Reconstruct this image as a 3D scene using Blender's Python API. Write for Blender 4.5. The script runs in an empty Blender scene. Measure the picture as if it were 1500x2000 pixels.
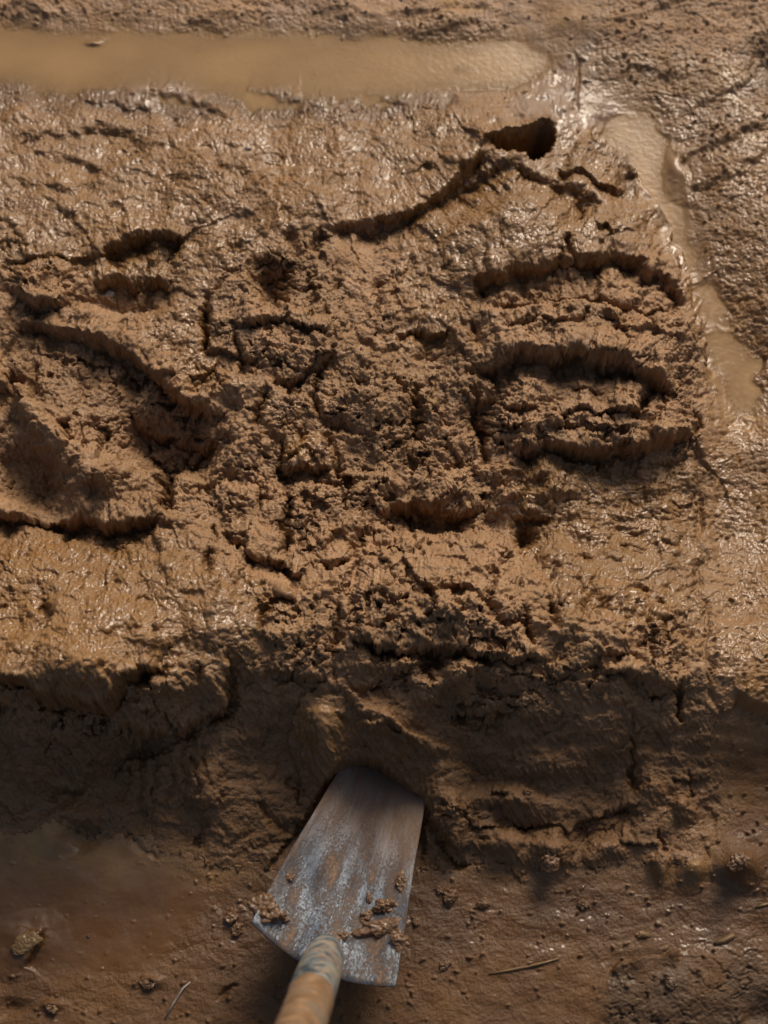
import bpy, bmesh, math, random
import numpy as np
from mathutils import Vector, Matrix

# ---------------------------------------------------------------- camera, sky, sun, exposure
SC = bpy.context.scene
COL = SC.collection
random.seed(4)
LOOK = Vector((0.0, 0.0, 0.06)); DIST = 1.62; TILT = math.radians(24); VFOV = math.radians(40)
cam_d = bpy.data.cameras.new("camera"); cam = bpy.data.objects.new("camera", cam_d); COL.objects.link(cam)
cam.location = LOOK + Vector((0, -math.sin(TILT), math.cos(TILT))) * DIST
cam.rotation_euler = (TILT, 0, 0)
cam_d.sensor_fit = 'VERTICAL'; cam_d.sensor_height = 24; cam_d.lens = 12 / math.tan(VFOV / 2)
cam_d.clip_start = 0.05; cam_d.clip_end = 200
cam_d.dof.use_dof = True; cam_d.dof.focus_distance = 1.57; cam_d.dof.aperture_fstop = 2.5
SC.camera = cam

SUN_EL = math.radians(37); SUN_AZ = math.radians(20)      # azimuth clockwise from +Y (the far side of the heap)
w = bpy.data.worlds.new("World"); SC.world = w; w.use_nodes = True
nt = w.node_tree; nt.nodes.clear()
sky = nt.nodes.new('ShaderNodeTexSky'); sky.sky_type = 'NISHITA'; sky.sun_disc = False
sky.sun_elevation = SUN_EL; sky.sun_rotation = SUN_AZ; sky.dust_density = 6; sky.ozone_density = 0.2
bg = nt.nodes.new('ShaderNodeBackground'); bg.inputs['Strength'].default_value = 0.105
wo = nt.nodes.new('ShaderNodeOutputWorld')
nt.links.new(sky.outputs[0], bg.inputs[0]); nt.links.new(bg.outputs[0], wo.inputs[0])
sd = bpy.data.lights.new("sun", 'SUN'); sun = bpy.data.objects.new("sun", sd); COL.objects.link(sun)
sd.energy = 3.8; sd.angle = math.radians(26); sd.color = (1.0, 0.88, 0.74)
sdir = Vector((math.sin(SUN_AZ) * math.cos(SUN_EL), math.cos(SUN_AZ) * math.cos(SUN_EL), math.sin(SUN_EL)))
sun.rotation_euler = sdir.to_track_quat('Z', 'Y').to_euler()
SC.view_settings.view_transform = 'Standard'; SC.view_settings.look = 'None'
SC.view_settings.exposure = -0.5; SC.view_settings.gamma = 1.0

# ---------------------------------------------------------------- layout helpers (photo pixel <-> ground)
CX, CY, CZ = cam.location
ct, st_ = math.cos(TILT), math.sin(TILT)
FPX = 1000 / math.tan(VFOV / 2)
def project(x, y, z):
    dx, dy, dz = x - CX, y - CY, z - CZ
    up = dy * ct + dz * st_; fw = dy * st_ - dz * ct
    return 750 + FPX * dx / fw, 1000 - FPX * up / fw
def at(px, py, z):
    """world point at height z lying under photo pixel px, py"""
    a = (np.asarray(px, float) - 750) / FPX; b = (1000 - np.asarray(py, float)) / FPX
    dy = b * ct + st_; dz = b * st_ - ct
    t = (z - CZ) / dz
    return CX + a * t, CY + dy * t, z + 0 * t
def P(px, py, z):
    a = at(px, py, z); return Vector((float(a[0]), float(a[1]), float(a[2])))

# ---------------------------------------------------------------- noise
def _h(ix, iy, s):
    n = (ix.astype(np.int64) * 374761393 + iy.astype(np.int64) * 668265263 + s * 1442695041) & 0xffffffff
    n = ((n ^ (n >> 13)) * 1274126177) & 0xffffffff
    return ((n ^ (n >> 16)) & 0xffffff).astype(np.float32) / 16777216.0
def gn(x, y, s=0):
    ix = np.floor(x); iy = np.floor(y); fx = (x - ix).astype(np.float32); fy = (y - iy).astype(np.float32)
    ix = ix.astype(np.int64); iy = iy.astype(np.int64)
    u = fx * fx * fx * (fx * (fx * 6 - 15) + 10); v = fy * fy * fy * (fy * (fy * 6 - 15) + 10)
    def g(a, b):
        t = _h(ix + a, iy + b, s) * 6.2831853
        return np.cos(t) * (fx - a) + np.sin(t) * (fy - b)
    a = g(0, 0); b = g(1, 0); c = g(0, 1); d = g(1, 1)
    return ((a + u * (b - a)) * (1 - v) + (c + u * (d - c)) * v) * 1.5
def fbm(x, y, s=0, o=4, gain=.5):
    r = 0; a = 1.0
    for i in range(o):
        r = r + a * gn(x * .8 - y * .6, x * .6 + y * .8, s + i * 17); x, y = (x * .6 + y * .8) * 2.03 + 5.1, (y * .6 - x * .8) * 2.03 + 1.7; a *= gain
    return r
def billow(x, y, s=0, o=3, gain=.5):
    r = 0; a = 1.0
    for i in range(o):
        r = r + a * (np.abs(gn(x * .8 - y * .6, x * .6 + y * .8, s + i * 13)) * 2 - .5); x, y = (x * .6 + y * .8) * 2.1 + 3.3, (y * .6 - x * .8) * 2.1 + 9.1; a *= gain
    return r
def worley(x, y, s=0):
    ix = np.floor(x).astype(np.int64); iy = np.floor(y).astype(np.int64)
    d1 = np.full(x.shape, 9., np.float32); d2 = d1.copy(); idv = d1.copy()
    for a in (-1, 0, 1):
        for b in (-1, 0, 1):
            jx = ix + a; jy = iy + b
            hx = _h(jx, jy, s); hy = _h(jx, jy, s + 7)
            d = np.sqrt((jx + hx - x) ** 2 + (jy + hy - y) ** 2).astype(np.float32)
            n1 = d < d1
            d2 = np.where(n1, d1, np.minimum(d2, d)); idv = np.where(n1, _h(jx, jy, s + 3), idv); d1 = np.where(n1, d, d1)
    return d1, d2, idv
def sst(a, b, x):
    t = np.clip((x - a) / (b - a), 0, 1); return t * t * (3 - 2 * t)

# ---------------------------------------------------------------- feature canvas, in photo pixels, heights in mm
X0, Y0, X1, Y1, ST = -500, -450, 2000, 2450, 2.0
NX = int((X1 - X0) / ST) + 1; NY = int((Y1 - Y0) / ST) + 1
gx, gy = np.meshgrid(X0 + np.arange(NX) * ST, Y0 + np.arange(NY) * ST)
gx = gx.astype(np.float32); gy = gy.astype(np.float32)
FEAT = np.zeros((NY, NX), np.float32)
def samp(A, x, y):
    u = np.clip((x - X0) / ST, 0, NX - 1.001); v = np.clip((y - Y0) / ST, 0, NY - 1.001)
    i = u.astype(np.int32); j = v.astype(np.int32); fu = u - i; fv = v - j
    return (A[j, i] * (1 - fu) + A[j, i + 1] * fu) * (1 - fv) + (A[j + 1, i] * (1 - fu) + A[j + 1, i + 1] * fu) * fv
def box(xs, ys, m):
    i0 = max(0, int((min(xs) - m - X0) / ST)); i1 = min(NX, int((max(xs) + m - X0) / ST) + 2)
    j0 = max(0, int((min(ys) - m - Y0) / ST)); j1 = min(NY, int((max(ys) + m - Y0) / ST) + 2)
    return slice(j0, j1), slice(i0, i1)
def smooth_line(pts, n=3):
    pts = [tuple(map(float, p)) for p in pts]
    for _ in range(n):
        q = [pts[0]]
        for a, b in zip(pts, pts[1:]):
            q += [(a[0] * .75 + b[0] * .25, a[1] * .75 + b[1] * .25), (a[0] * .25 + b[0] * .75, a[1] * .25 + b[1] * .75)]
        q.append(pts[-1]); pts = q
    return pts
RJ = random.Random(9)
def jag(pts, amp=.13, n=3):
    """fractal break-up of a traced line"""
    for k in range(n):
        q = [pts[0]]
        for a, b in zip(pts, pts[1:]):
            ex, ey = b[0] - a[0], b[1] - a[1]; o = RJ.uniform(-amp, amp) if math.hypot(ex, ey) > 5 else 0
            q += [((a[0] + b[0]) / 2 - ey * o, (a[1] + b[1]) / 2 + ex * o), b]
        pts = q
    return pts
OVX = np.zeros((NY, NX), np.float32); OVY = np.zeros((NY, NX), np.float32)
def wob(T, L, seed):
    return 1 + .55 * gn(T * L / 38, T * 0 + seed * 3.7, seed) 
def pdist(pts, sl):
    """distance, signed side (+ = right of travel = below when going left to right), end fade"""
    x = gx[sl]; y = gy[sl]; D = np.full(x.shape, 1e9, np.float32); S = np.zeros(x.shape, np.float32); T = np.zeros(x.shape, np.float32)
    L = [0]
    for a, b in zip(pts, pts[1:]): L.append(L[-1] + math.hypot(b[0] - a[0], b[1] - a[1]))
    for k, (a, b) in enumerate(zip(pts, pts[1:])):
        ex, ey = b[0] - a[0], b[1] - a[1]; l2 = ex * ex + ey * ey + 1e-6
        t = np.clip(((x - a[0]) * ex + (y - a[1]) * ey) / l2, 0, 1)
        dx = x - a[0] - t * ex; dy = y - a[1] - t * ey; d = np.sqrt(dx * dx + dy * dy)
        n = d < D; D = np.where(n, d, D); S = np.where(n, np.sign(ex * (y - a[1]) - ey * (x - a[0])), S)
        T = np.where(n, (L[k] + t * math.sqrt(l2)) / L[-1], T)
    return D, S, T
def endfade(T, f=.12): return sst(0, f, T) * sst(0, f, 1 - T)
def ledge(pts, A, Ls=30, B=None, Ln=45, sharp=2.5):
    """lip: raised by B on the left of travel, dropped by A on the right"""
    if B is None: B = A * .5
    pts = jag(smooth_line(pts, 1), .16, 3); m = max(Ls, Ln) * 3.2
    sl = box([p[0] for p in pts], [p[1] for p in pts], m)
    D, S, T = pdist(pts, sl); L = sum(math.hypot(b[0] - a[0], b[1] - a[1]) for a, b in zip(pts, pts[1:]))
    sd_ = RJ.randint(0, 999); f = endfade(T) * wob(T, L, sd_); wv = wob(T, L * .7, sd_ + 1)
    s = D * S
    if A > 12: sharp = max(sharp, 6)
    k = sst(-sharp, sharp, s)
    FEAT[sl] += f * (k * (-A * np.exp(-D / (Ls * wv))) + (1 - k) * (B * np.exp(-D / Ln))) * sst(m, m * .6, D)
    if A > 5:       # lips lean out over the drop
        ux, uy = pts[-1][0] - pts[0][0], pts[-1][1] - pts[0][1]; l = math.hypot(ux, uy)
        q = f * (1 - k) * np.exp(-D / 13) * min(A, 24) * .34
        OVX[sl] += q * -uy / l; OVY[sl] += q * ux / l
def crack(pts, A, W=6):
    pts = jag(smooth_line(pts, 1), .2, 2); sl = box([p[0] for p in pts], [p[1] for p in pts], W * 6)
    D, S, T = pdist(pts, sl); L = sum(math.hypot(b[0] - a[0], b[1] - a[1]) for a, b in zip(pts, pts[1:]))
    sd_ = RJ.randint(0, 999); wv = np.clip(wob(T, L, sd_), .35, 2)
    FEAT[sl] -= A * np.exp(-(D / (W * wv)) ** 2) * endfade(T, .2)
def ridge(pts, A, W=14): crack(pts, -A, W)
def lump(cx, cy, rx, ry, A, rot=0, pw=2.0):
    m = max(rx, ry) * 1.6; sl = box([cx], [cy], m)
    c, s = math.cos(math.radians(rot)), math.sin(math.radians(rot))
    x = gx[sl] - cx; y = gy[sl] - cy; u = (x * c + y * s) / rx; v = (-x * s + y * c) / ry
    r = u * u + v * v
    FEAT[sl] += A * np.where(pw > 2.5, np.clip(1 - r, 0, 1) ** .5, np.exp(-r ** (pw / 2) * 1.4) * sst(2.4, 1.8, r))
def block(cx, cy, rx, ry, A, rot=0, edge=.25):
    """flat-topped mass with steep sides"""
    m = max(rx, ry) * 1.5; sl = box([cx], [cy], m)
    c, s = math.cos(math.radians(rot)), math.sin(math.radians(rot))
    x = gx[sl] - cx; y = gy[sl] - cy; u = (x * c + y * s) / rx; v = (-x * s + y * c) / ry
    r = (np.abs(u) ** 3 + np.abs(v) ** 3) ** (1 / 3.)
    FEAT[sl] += A * sst(1 + edge, 1 - edge, r)
def polymask(pts, soft=12):
    pts = [tuple(p) for p in pts]; q = pts + [pts[0]]
    D, S, T = pdist(q, (slice(0, NY), slice(0, NX)))
    ins = np.zeros(gx.shape, bool)
    for a, b in zip(q, q[1:]):
        if a[1] == b[1]: continue
        c = ((a[1] > gy) != (b[1] > gy)) & (gx < (b[0] - a[0]) * (gy - a[1]) / (b[1] - a[1]) + a[0]); ins ^= c
    sd_ = np.where(ins, D, -D)
    return sd_ if soft is None else sst(-soft, soft, sd_)

# --- large forms: control heights (photo px, photo py, mm)
CTRL = []
for x in (-450, -150, 150, 450, 750, 1000):
    CTRL += [(x, -400, 20), (x, -100, 16), (x, 50, 10), (x, 110, 1), (x, 160, 0)]
CTRL += [(1150, -400, 24), (1150, -50, 22), (1150, 80, 18), (1130, 190, 16), (1350, -50, 26), (1350, 80, 24), (1400, 200, 24), (1600, 0, 30), (1900, -300, 30)]
CTRL += [(-450, 120, 6), (-450, 300, 42), (0, 135, 3), (0, 185, 13), (150, 200, 15), (400, 220, 16), (620, 215, 12), (800, 215, 12)]
CTRL += [(0, 300, 38), (200, 320, 42), (450, 330, 45), (650, 300, 34), (800, 310, 40), (0, 430, 62), (250, 420, 64), (480, 430, 64), (720, 410, 55)]
CTRL += [(960, 240, 38), (900, 320, 52), (1100, 240, 30), (1080, 330, 48), (1000, 420, 62), (1150, 400, 55)]
CTRL += [(-400, 600, 80), (0, 560, 74), (250, 560, 72), (500, 560, 78), (750, 560, 74), (950, 560, 78), (1150, 560, 74), (1290, 560, 55)]
CTRL += [(-400, 850, 90), (0, 800, 78), (250, 820, 78), (500, 800, 86), (750, 800, 88), (1000, 790, 88), (1200, 790, 84), (1340, 790, 58)]
CTRL += [(-400, 1100, 110), (0, 1080, 100), (250, 1080, 102), (500, 1060, 96), (750, 1060, 94), (1000, 1060, 92), (1200, 1060, 72), (1340, 1060, 50)]
CTRL += [(-400, 1270, 146), (0, 1260, 143), (200, 1260, 146), (450, 1270, 138), (700, 1260, 140), (950, 1260, 146), (1150, 1270, 144), (1330, 1270, 104)]
CTRL += [(-300, 1345, 152), (0, 1335, 152), (190, 1350, 154), (330, 1400, 98), (0, 1405, 96), (200, 1430, 80), (480, 1370, 100), (750, 1350, 104), (980, 1370, 104), (1200, 1370, 106), (1340, 1370, 88)]
CTRL += [(-400, 1480, 52), (0, 1475, 50), (250, 1480, 44), (500, 1480, 48), (750, 1470, 52), (980, 1490, 42), (1200, 1490, 40), (1370, 1500, 34)]
for x, yb in ((-400, 1640), (0, 1630), (150, 1622), (300, 1650), (450, 1700), (700, 1720), (880, 1700), (1100, 1700), (1300, 1710), (1500, 1760), (1850, 1800)):
    CTRL += [(x, yb, 3), (x, yb - 60, 14), (x, yb + 70, 0), (x, 2050, 0), (x, 2400, 0)]
CTRL += [(1200, 265, 6), (1270, 300, 3), (1285, 380, 6), (1310, 450, 8.5), (1345, 520, 11), (1380, 600, 9), (1420, 680, 5), (1445, 760, 4), (1440, 830, 9)]
CTRL += [(1400, 330, 28), (1490, 300, 32), (1450, 450, 30), (1500, 600, 30), (1500, 850, 26), (1430, 930, 20), (1400, 1050, 24), (1480, 1100, 40),
         (1450, 1200, 64), (1480, 1300, 92), (1460, 1390, 74), (1490, 1470, 22), (1440, 1560, 12), (1700, 400, 30), (1700, 900, 30), (1700, 1300, 92), (1700, 1500, 18), (1950, 700, 25), (1950, 1200, 20)]
cp = np.array(CTRL, float); cw = np.array([[*at(a, b, c / 1000)[:2]] for a, b, c in CTRL])
def tps(r2): return 0.5 * r2 * np.log(r2 + 1e-9)
n = len(cw); K = tps(((cw[:, None] - cw[None]) ** 2).sum(-1)) + np.eye(n) * 2e-4
Pm = np.c_[np.ones(n), cw]; M = np.zeros((n + 3, n + 3)); M[:n, :n] = K; M[:n, n:] = Pm; M[n:, :n] = Pm.T
sol = np.linalg.solve(M, np.r_[cp[:, 2], np.zeros(3)])
cgx = np.linspace(-1.2, 1.2, 161); cgy = np.linspace(-1.1, 1.5, 175)
GXc, GYc = np.meshgrid(cgx, cgy); Zc = sol[n] + sol[n + 1] * GXc + sol[n + 2] * GYc
for k in range(n): Zc += sol[k] * tps((GXc - cw[k, 0]) ** 2 + (GYc - cw[k, 1]) ** 2)
Zc = np.clip(Zc, -4, 162)
def macro(x, y):
    u = np.clip((x - cgx[0]) / (cgx[1] - cgx[0]), 0, len(cgx) - 1.001); v = np.clip((y - cgy[0]) / (cgy[1] - cgy[0]), 0, len(cgy) - 1.001)
    i = u.astype(int); j = v.astype(int); fu = u - i; fv = v - j
    fu = fu * fu * (3 - 2 * fu) * .5 + fu * .5; fv = fv * fv * (3 - 2 * fv) * .5 + fv * .5
    return (Zc[j, i] * (1 - fu) + Zc[j, i + 1] * fu) * (1 - fv) + (Zc[j + 1, i] * (1 - fu) + Zc[j + 1, i + 1] * fu) * fv

# --- the features of the heap, traced from the place
# upper sheet: scrape arcs and wavelets
for pts in ([(300, 230), (390, 330), (470, 400), (540, 470)], [(380, 290), (440, 350), (500, 430), (560, 475)], [(470, 300), (520, 370), (560, 440)],
            [(240, 260), (300, 330), (400, 400), (440, 430)], [(590, 205), (640, 265), (680, 350)]):
    ledge(pts[::-1] if False else pts, -4, 22, -3, 22, 5)
for pts, A in (([(0, 262), (80, 270), (180, 258), (260, 262)], 6), ([(60, 300), (130, 310), (200, 330)], 6), ([(180, 240), (240, 250), (300, 285)], 6),
               ([(150, 205), (220, 205), (300, 215)], 5), ([(30, 350), (110, 375), (200, 360)], 5), ([(100, 420), (180, 400), (260, 410)], 5),
               ([(360, 300), (430, 330), (500, 330)], 4), ([(300, 180), (340, 190), (400, 200), (450, 225)], 5), ([(470, 185), (530, 200), (590, 205)], 7),
               ([(700, 185), (760, 205), (800, 215)], 5), ([(780, 350), (840, 330), (860, 325)], 8), ([(230, 330), (330, 350), (420, 350)], 4)):
    ledge(pts, A * .7, 22, A * .5, 26, 9)
lump(610, 400, 60, 38, 9); crack([(560, 440), (575, 475), (570, 500)], 9, 8); crack([(600, 470), (615, 480), (640, 455)], 14, 9)
ledge([(640, 460), (680, 440), (740, 435), (790, 426), (830, 402), (856, 374), (900, 335), (962, 293)], 16, 55, 9, 70)
ledge([(195, 505), (235, 468), (290, 452), (350, 458), (362, 480)], 17, 62, 8, 60)
ledge([(0, 500), (100, 505), (200, 500)], 6, 30)
# bank round the black hole
HOLE = polymask([(960, 276), (985, 272), (1020, 262), (1046, 250), (1066, 243), (1082, 252), (1080, 275), (1072, 298), (1056, 306), (1034, 304), (1000, 296), (964, 291)], None)
FEAT -= 170 * sst(-4, 15, HOLE)
ledge([(930, 300), (965, 270), (1020, 258), (1060, 240), (1090, 240)], 0, 20, 10, 40)
ledge([(860, 378), (930, 330), (990, 312), (1050, 332), (1100, 362), (1150, 392), (1190, 420)], 16, 46, 0, 20, 9); lump(1000, 450, 150, 80, 14, -8)
ledge([(1085, 330), (1140, 345), (1180, 380), (1220, 370)], 8, 20)
ledge([(1130, 250), (1180, 290), (1230, 330), (1290, 410), (1330, 500), (1355, 600), (1380, 700), (1400, 745)], -8, 26, -10, 24, 5)
block(1000, 470, 95, 62, 9, -15, .5); crack([(1110, 470), (1108, 500), (1130, 510)], 10, 5); crack([(1120, 395), (1140, 410), (1135, 430)], 10, 6)
block(1165, 340, 50, 60, 10, 20, .4); block(1210, 440, 60, 45, 7, 20, .4)
ledge([(1220, 345), (1250, 350), (1262, 345)], 8, 12)
# the layered block on the right
ledge([(912, 600), (932, 556), (990, 536), (1050, 525), (1110, 511), (1180, 500), (1235, 505), (1295, 545), (1345, 610)], 20, 60, 8, 60)
ledge([(1060, 580), (1120, 570), (1180, 590), (1260, 600), (1320, 620)], 8, 16)
ledge([(975, 640), (1040, 635), (1110, 640), (1160, 620)], 6, 10); ledge([(960, 600), (1010, 585), (1050, 582)], 7, 12)
ledge([(1200, 640), (1260, 660), (1340, 680)], 5, 10)
block(1160, 655, 200, 48, 10, 3, .3)
ledge([(925, 730), (955, 707), (1000, 695), (1090, 700), (1190, 700), (1250, 716), (1330, 760)], 22, 58, 13, 85, 2)
block(1120, 800, 150, 62, 8, 2, .25)
ledge([(1115, 757), (1150, 755), (1180, 764)], 6, 10); ledge([(1085, 825), (1110, 808), (1170, 803), (1240, 810), (1270, 800)], 11, 14)
ledge([(1060, 845), (1110, 838), (1180, 845), (1230, 850)], 7, 12); ledge([(980, 790), (1020, 800), (1050, 795)], 8, 12)
crack([(1270, 750), (1262, 780), (1245, 808)], 16, 6); crack([(1360, 790), (1365, 830), (1360, 850)], 10, 6)
ledge([(985, 882), (1040, 875), (1090, 872), (1140, 882), (1200, 872), (1260, 872), (1300, 860), (1365, 835)], 22, 64, 11, 75, 2)
block(1050, 905, 70, 22, 6, -8, .3); block(1290, 870, 60, 24, 5, -10, .3)
crack([(925, 735), (922, 790), (945, 850), (940, 905)], 17, 9); lump(942, 800, 32, 50, -22); lump(965, 770, 12, 18, -10)
for c in ((1035, 642), (1065, 608), (1068, 575), (1180, 632), (1200, 650), (1275, 672), (1000, 582), (980, 775), (1365, 835), (1170, 515)):
    lump(c[0], c[1], 9, 7, -8)
# the scoop and spur left of it
lump(905, 650, 34, 60, 10, 8); lump(830, 690, 48, 26, -13, -12); lump(800, 640, 26, 20, -8); ledge([(770, 655), (800, 640), (850, 650), (870, 640)], 8, 14)
crack([(905, 600), (925, 650), (950, 700)], 6, 8); lump(880, 720, 60, 22, -8)
crack([(810, 730), (815, 780), (812, 830), (808, 880)], 16, 8); crack([(770, 740), (790, 760), (815, 800)], 9, 8)
# middle
block(470, 600, 62, 60, 8, 0, .3); crack([(402, 560), (398, 610), (400, 650), (402, 690)], 18, 7); crack([(440, 540), (425, 560), (410, 570)], 12, 8)
lump(525, 550, 36, 42, -38); lump(545, 520, 40, 16, -10); lump(455, 545, 22, 14, -8); crack([(600, 545), (610, 560), (605, 600)], 10, 8)
lump(660, 548, 10, 14, -12); crack([(740, 520), (742, 560), (730, 640)], 7, 8)
ledge([(470, 650), (540, 628), (600, 632), (650, 655)], 10, 14); crack([(465, 650), (468, 700), (480, 735)], 12, 7)
block(575, 665, 95, 45, 7, -4, .3); ledge([(540, 740), (590, 728), (640, 700), (660, 690)], 12, 18)
ledge([(400, 680), (450, 690), (500, 705)], 7, 20)
lump(715, 795, 85, 82, 15, 0, 2.2); crack([(640, 690), (615, 740), (612, 790), (630, 820), (665, 838), (712, 842)], 14, 7)
crack([(520, 760), (505, 800), (500, 830)], 14, 8); crack([(548, 850), (556, 900), (552, 950)], 13, 6)
ledge([(560, 915), (600, 918), (655, 915)], 10, 18); block(600, 880, 52, 32, 7, 5, .35)
crack([(655, 900), (670, 922), (680, 960)], 16, 8); crack([(640, 830), (645, 870), (668, 915)], 10, 7)
lump(440, 735, 30, 24, 5); crack([(420, 720), (425, 745), (440, 755)], 7, 5)
# left: clod, hollows, the dark bay
block(88, 560, 58, 46, 13, 8, .35); ledge([(30, 570), (60, 598), (130, 602), (136, 570)], 14, 16)
lump(255, 582, 100, 30, -24, -3); ledge([(180, 545), (260, 542), (340, 548)], 14, 22); lump(330, 550, 30, 18, -6)
lump(350, 625, 14, 14, 6)
ledge([(20, 620), (90, 640), (160, 665), (220, 680), (280, 712), (340, 760), (400, 805), (440, 800)], 16, 62, 12, 50, 3)
block(165, 780, 90, 100, 6, -25, .3); crack([(68, 690), (62, 760), (75, 780)], 13, 9); crack([(120, 820), (130, 860), (150, 880)], 14, 8)
lump(225, 860, 50, 40, -6); crack([(185, 880), (200, 850), (212, 830)], 16, 8)
lump(330, 850, 95, 60, -60, 15); crack([(15, 730), (25, 770), (10, 800)], 20, 14); ledge([(250, 800), (300, 800), (360, 822), (425, 838)], 22, 50, 4, 20); lump(285, 810, 40, 30, -12); lump(370, 820, 30, 22, -10)
crack([(345, 875), (322, 900), (318, 940), (322, 985), (316, 1005)], 40, 11)
ridge([(-30, 690), (15, 750), (50, 800), (100, 860), (145, 910), (210, 940), (270, 970)], 24, 26); lump(60, 930, 110, 60, -26, 30)
lump(40, 960, 70, 40, -9); lump(150, 970, 24, 26, 7); lump(205, 950, 20, 20, 6); lump(20, 740, 18, 40, -12)
ledge([(-60, 1000), (40, 1012), (100, 1000), (180, 1005), (225, 1022), (290, 1015), (325, 1000)], 22, 55, 9, 70)
lump(340, 1010, 50, 44, 6); 
# centre crumbs
for a in ([(360, 948), (400, 950), (440, 935), (475, 915)], [(430, 1030), (450, 1060), (490, 1080)], [(590, 960), (600, 990), (640, 1005)]):
    crack(a, 11, 7)
ledge([(470, 1075), (520, 1090), (548, 1098), (590, 1125)], 15, 22)
crack([(556, 960), (562, 1010), (560, 1060), (548, 1092)], 18, 7); crack([(512, 940), (510, 990), (500, 1010)], 9, 5); crack([(600, 930), (640, 950), (700, 960)], 9, 6)
block(505, 1010, 58, 60, 10, 10, .3); block(600, 985, 40, 45, 6, 0, .3)
ridge([(570, 1080), (620, 1060), (680, 1035), (730, 1000)], 8, 14); lump(660, 1090, 40, 30, 9, -30); crack([(620, 1100), (660, 1115), (700, 1060), (720, 1030)], 12, 6)
lump(855, 1005, 110, 40, -34, 5); ledge([(735, 1005), (790, 968), (850, 972), (900, 985), (950, 990)], 28, 40, 8, 30)
lump(960, 1030, 40, 50, -10); lump(830, 955, 30, 16, -8)
ledge([(950, 1000), (965, 970), (990, 952), (1020, 948), (1040, 962)], -5, 14, -9, 12, 2); ridge([(960, 1010), (975, 985), (1005, 965), (1035, 975)], 9, 9)
lump(1085, 955, 70, 40, 9, 5); lump(1025, 1040, 30, 36, -28); ledge([(1000, 1010), (1020, 1000), (1080, 1010)], 6, 20)
crack([(1040, 1060), (1060, 1110), (1110, 1160)], 8, 16); lump(1150, 1190, 30, 22, -10); lump(1120, 1130, 40, 50, -6)
block(860, 1120, 150, 100, 9, 0, .4); crack([(760, 1150), (840, 1160), (880, 1150), (940, 1170), (1000, 1200)], 9, 7)
crack([(960, 1090), (965, 1140), (950, 1190), (1010, 1230)], 9, 8); crack([(1070, 1150), (1080, 1200), (1090, 1230)], 9, 6)
crack([(1030, 1180), (1035, 1240), (1045, 1270)], 15, 8); crack([(700, 1090), (690, 1160), (700, 1240)], 8, 10)
ledge([(680, 1250), (730, 1240), (790, 1268), (850, 1256), (910, 1268), (970, 1280), (1020, 1285), (1080, 1275)], 22, 44, 9, 60)
ledge([(1160, 1270), (1210, 1275), (1250, 1262)], 7, 12); crack([(1160, 1280), (1164, 1320), (1150, 1350)], 12, 7); ledge([(1170, 1310), (1210, 1305), (1260, 1330), (1310, 1340)], 14, 24)
block(1290, 1250, 26, 66, 7, 5, .3); crack([(1272, 1220), (1268, 1270), (1275, 1310)], 10, 6); lump(1300, 1320, 40, 24, 8); ledge([(1270, 1340), (1310, 1345), (1330, 1335)], 12, 18)
crack([(1322, 1340), (1326, 1380), (1322, 1410)], 12, 8); lump(1340, 1240, 18, 16, -7)
ledge([(1130, 1300), (1145, 1310), (1158, 1290)], -8, 14, -6, 14)
for c in ((1150, 1085, 18, 7, -12), (1255, 1150, 16, 5, -12), (1290, 1168, 10, 7, -9), (1230, 1045, 30, 14, -5), (1170, 1160, 24, 16, -6), (1060, 940, 16, 10, -10), (1290, 965, 50, 9, -5)):
    lump(*c)
# lower middle lumps
for c in ((895, 1310, 56, 42, 13, 10), (1000, 1310, 60, 36, 12, 20), (800, 1300, 46, 30, 9, 0), (950, 1385, 30, 34, 10, 0), (1020, 1390, 46, 34, 9, 0), (840, 1360, 34, 26, 7, 0), (740, 1290, 60, 30, 6, 20)):
    lump(c[0], c[1], c[2], c[3], c[4] * 1.7, c[5])
for c in ((870, 1362, 26, 20, -17), (905, 1400, 28, 18, -15), (945, 1335, 20, 18, -12), (830, 1300, 10, 22, -10), (975, 1400, 12, 26, -10)): lump(*c)
crack([(830, 1320), (838, 1290), (870, 1272), (930, 1275)], 8, 7)
# left mound lip and lumps under it
lump(180, 1230, 210, 120, 20); lump(140, 1325, 170, 46, 14); lump(60, 1110, 130, 70, 12); lump(380, 1120, 120, 70, 11); lump(430, 1230, 70, 60, 8); lump(700, 960, 90, 60, 8); lump(560, 800, 60, 40, 7); lump(200, 640, 90, 40, 10, 15); lump(480, 760, 80, 40, 9, 20)
ledge([(-80, 1320), (0, 1322), (50, 1332), (100, 1360), (165, 1372), (235, 1364), (256, 1325), (285, 1308), (345, 1305)], 34, 34, 12, 60, 3)
lump(310, 1365, 66, 50, 24, -10); lump(270, 1400, 40, 30, 10); lump(400, 1330, 40, 44, 12, -10)
ledge([(225, 1405), (275, 1424), (345, 1424), (405, 1390), (440, 1340), (446, 1275)], 30, 34, 4, 30)
lump(20, 1350, 50, 34, 15); lump(280, 1450, 60, 30, -10); crack([(385, 1295), (392, 1330), (380, 1350)], 7, 6)
ledge([(512, 1190), (530, 1170), (570, 1165)], 8, 14); crack([(515, 1180), (512, 1230)], 7, 7); crack([(640, 1160), (665, 1190), (655, 1240), (640, 1300)], 9, 8)
block(590, 1270, 60, 50, 6, 0, .35); ledge([(520, 1310), (580, 1325), (640, 1325)], 9, 18)
crack([(340, 1255), (325, 1290), (305, 1310)], 5, 6); crack([(420, 1070), (405, 1090), (400, 1130)], 7, 5)
lump(280, 1165, 24, 40, -7, -10); lump(80, 1180, 30, 40, -6); lump(230, 1130, 16, 30, -5); crack([(90, 1180), (100, 1220), (70, 1240)], 8, 9)
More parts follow.
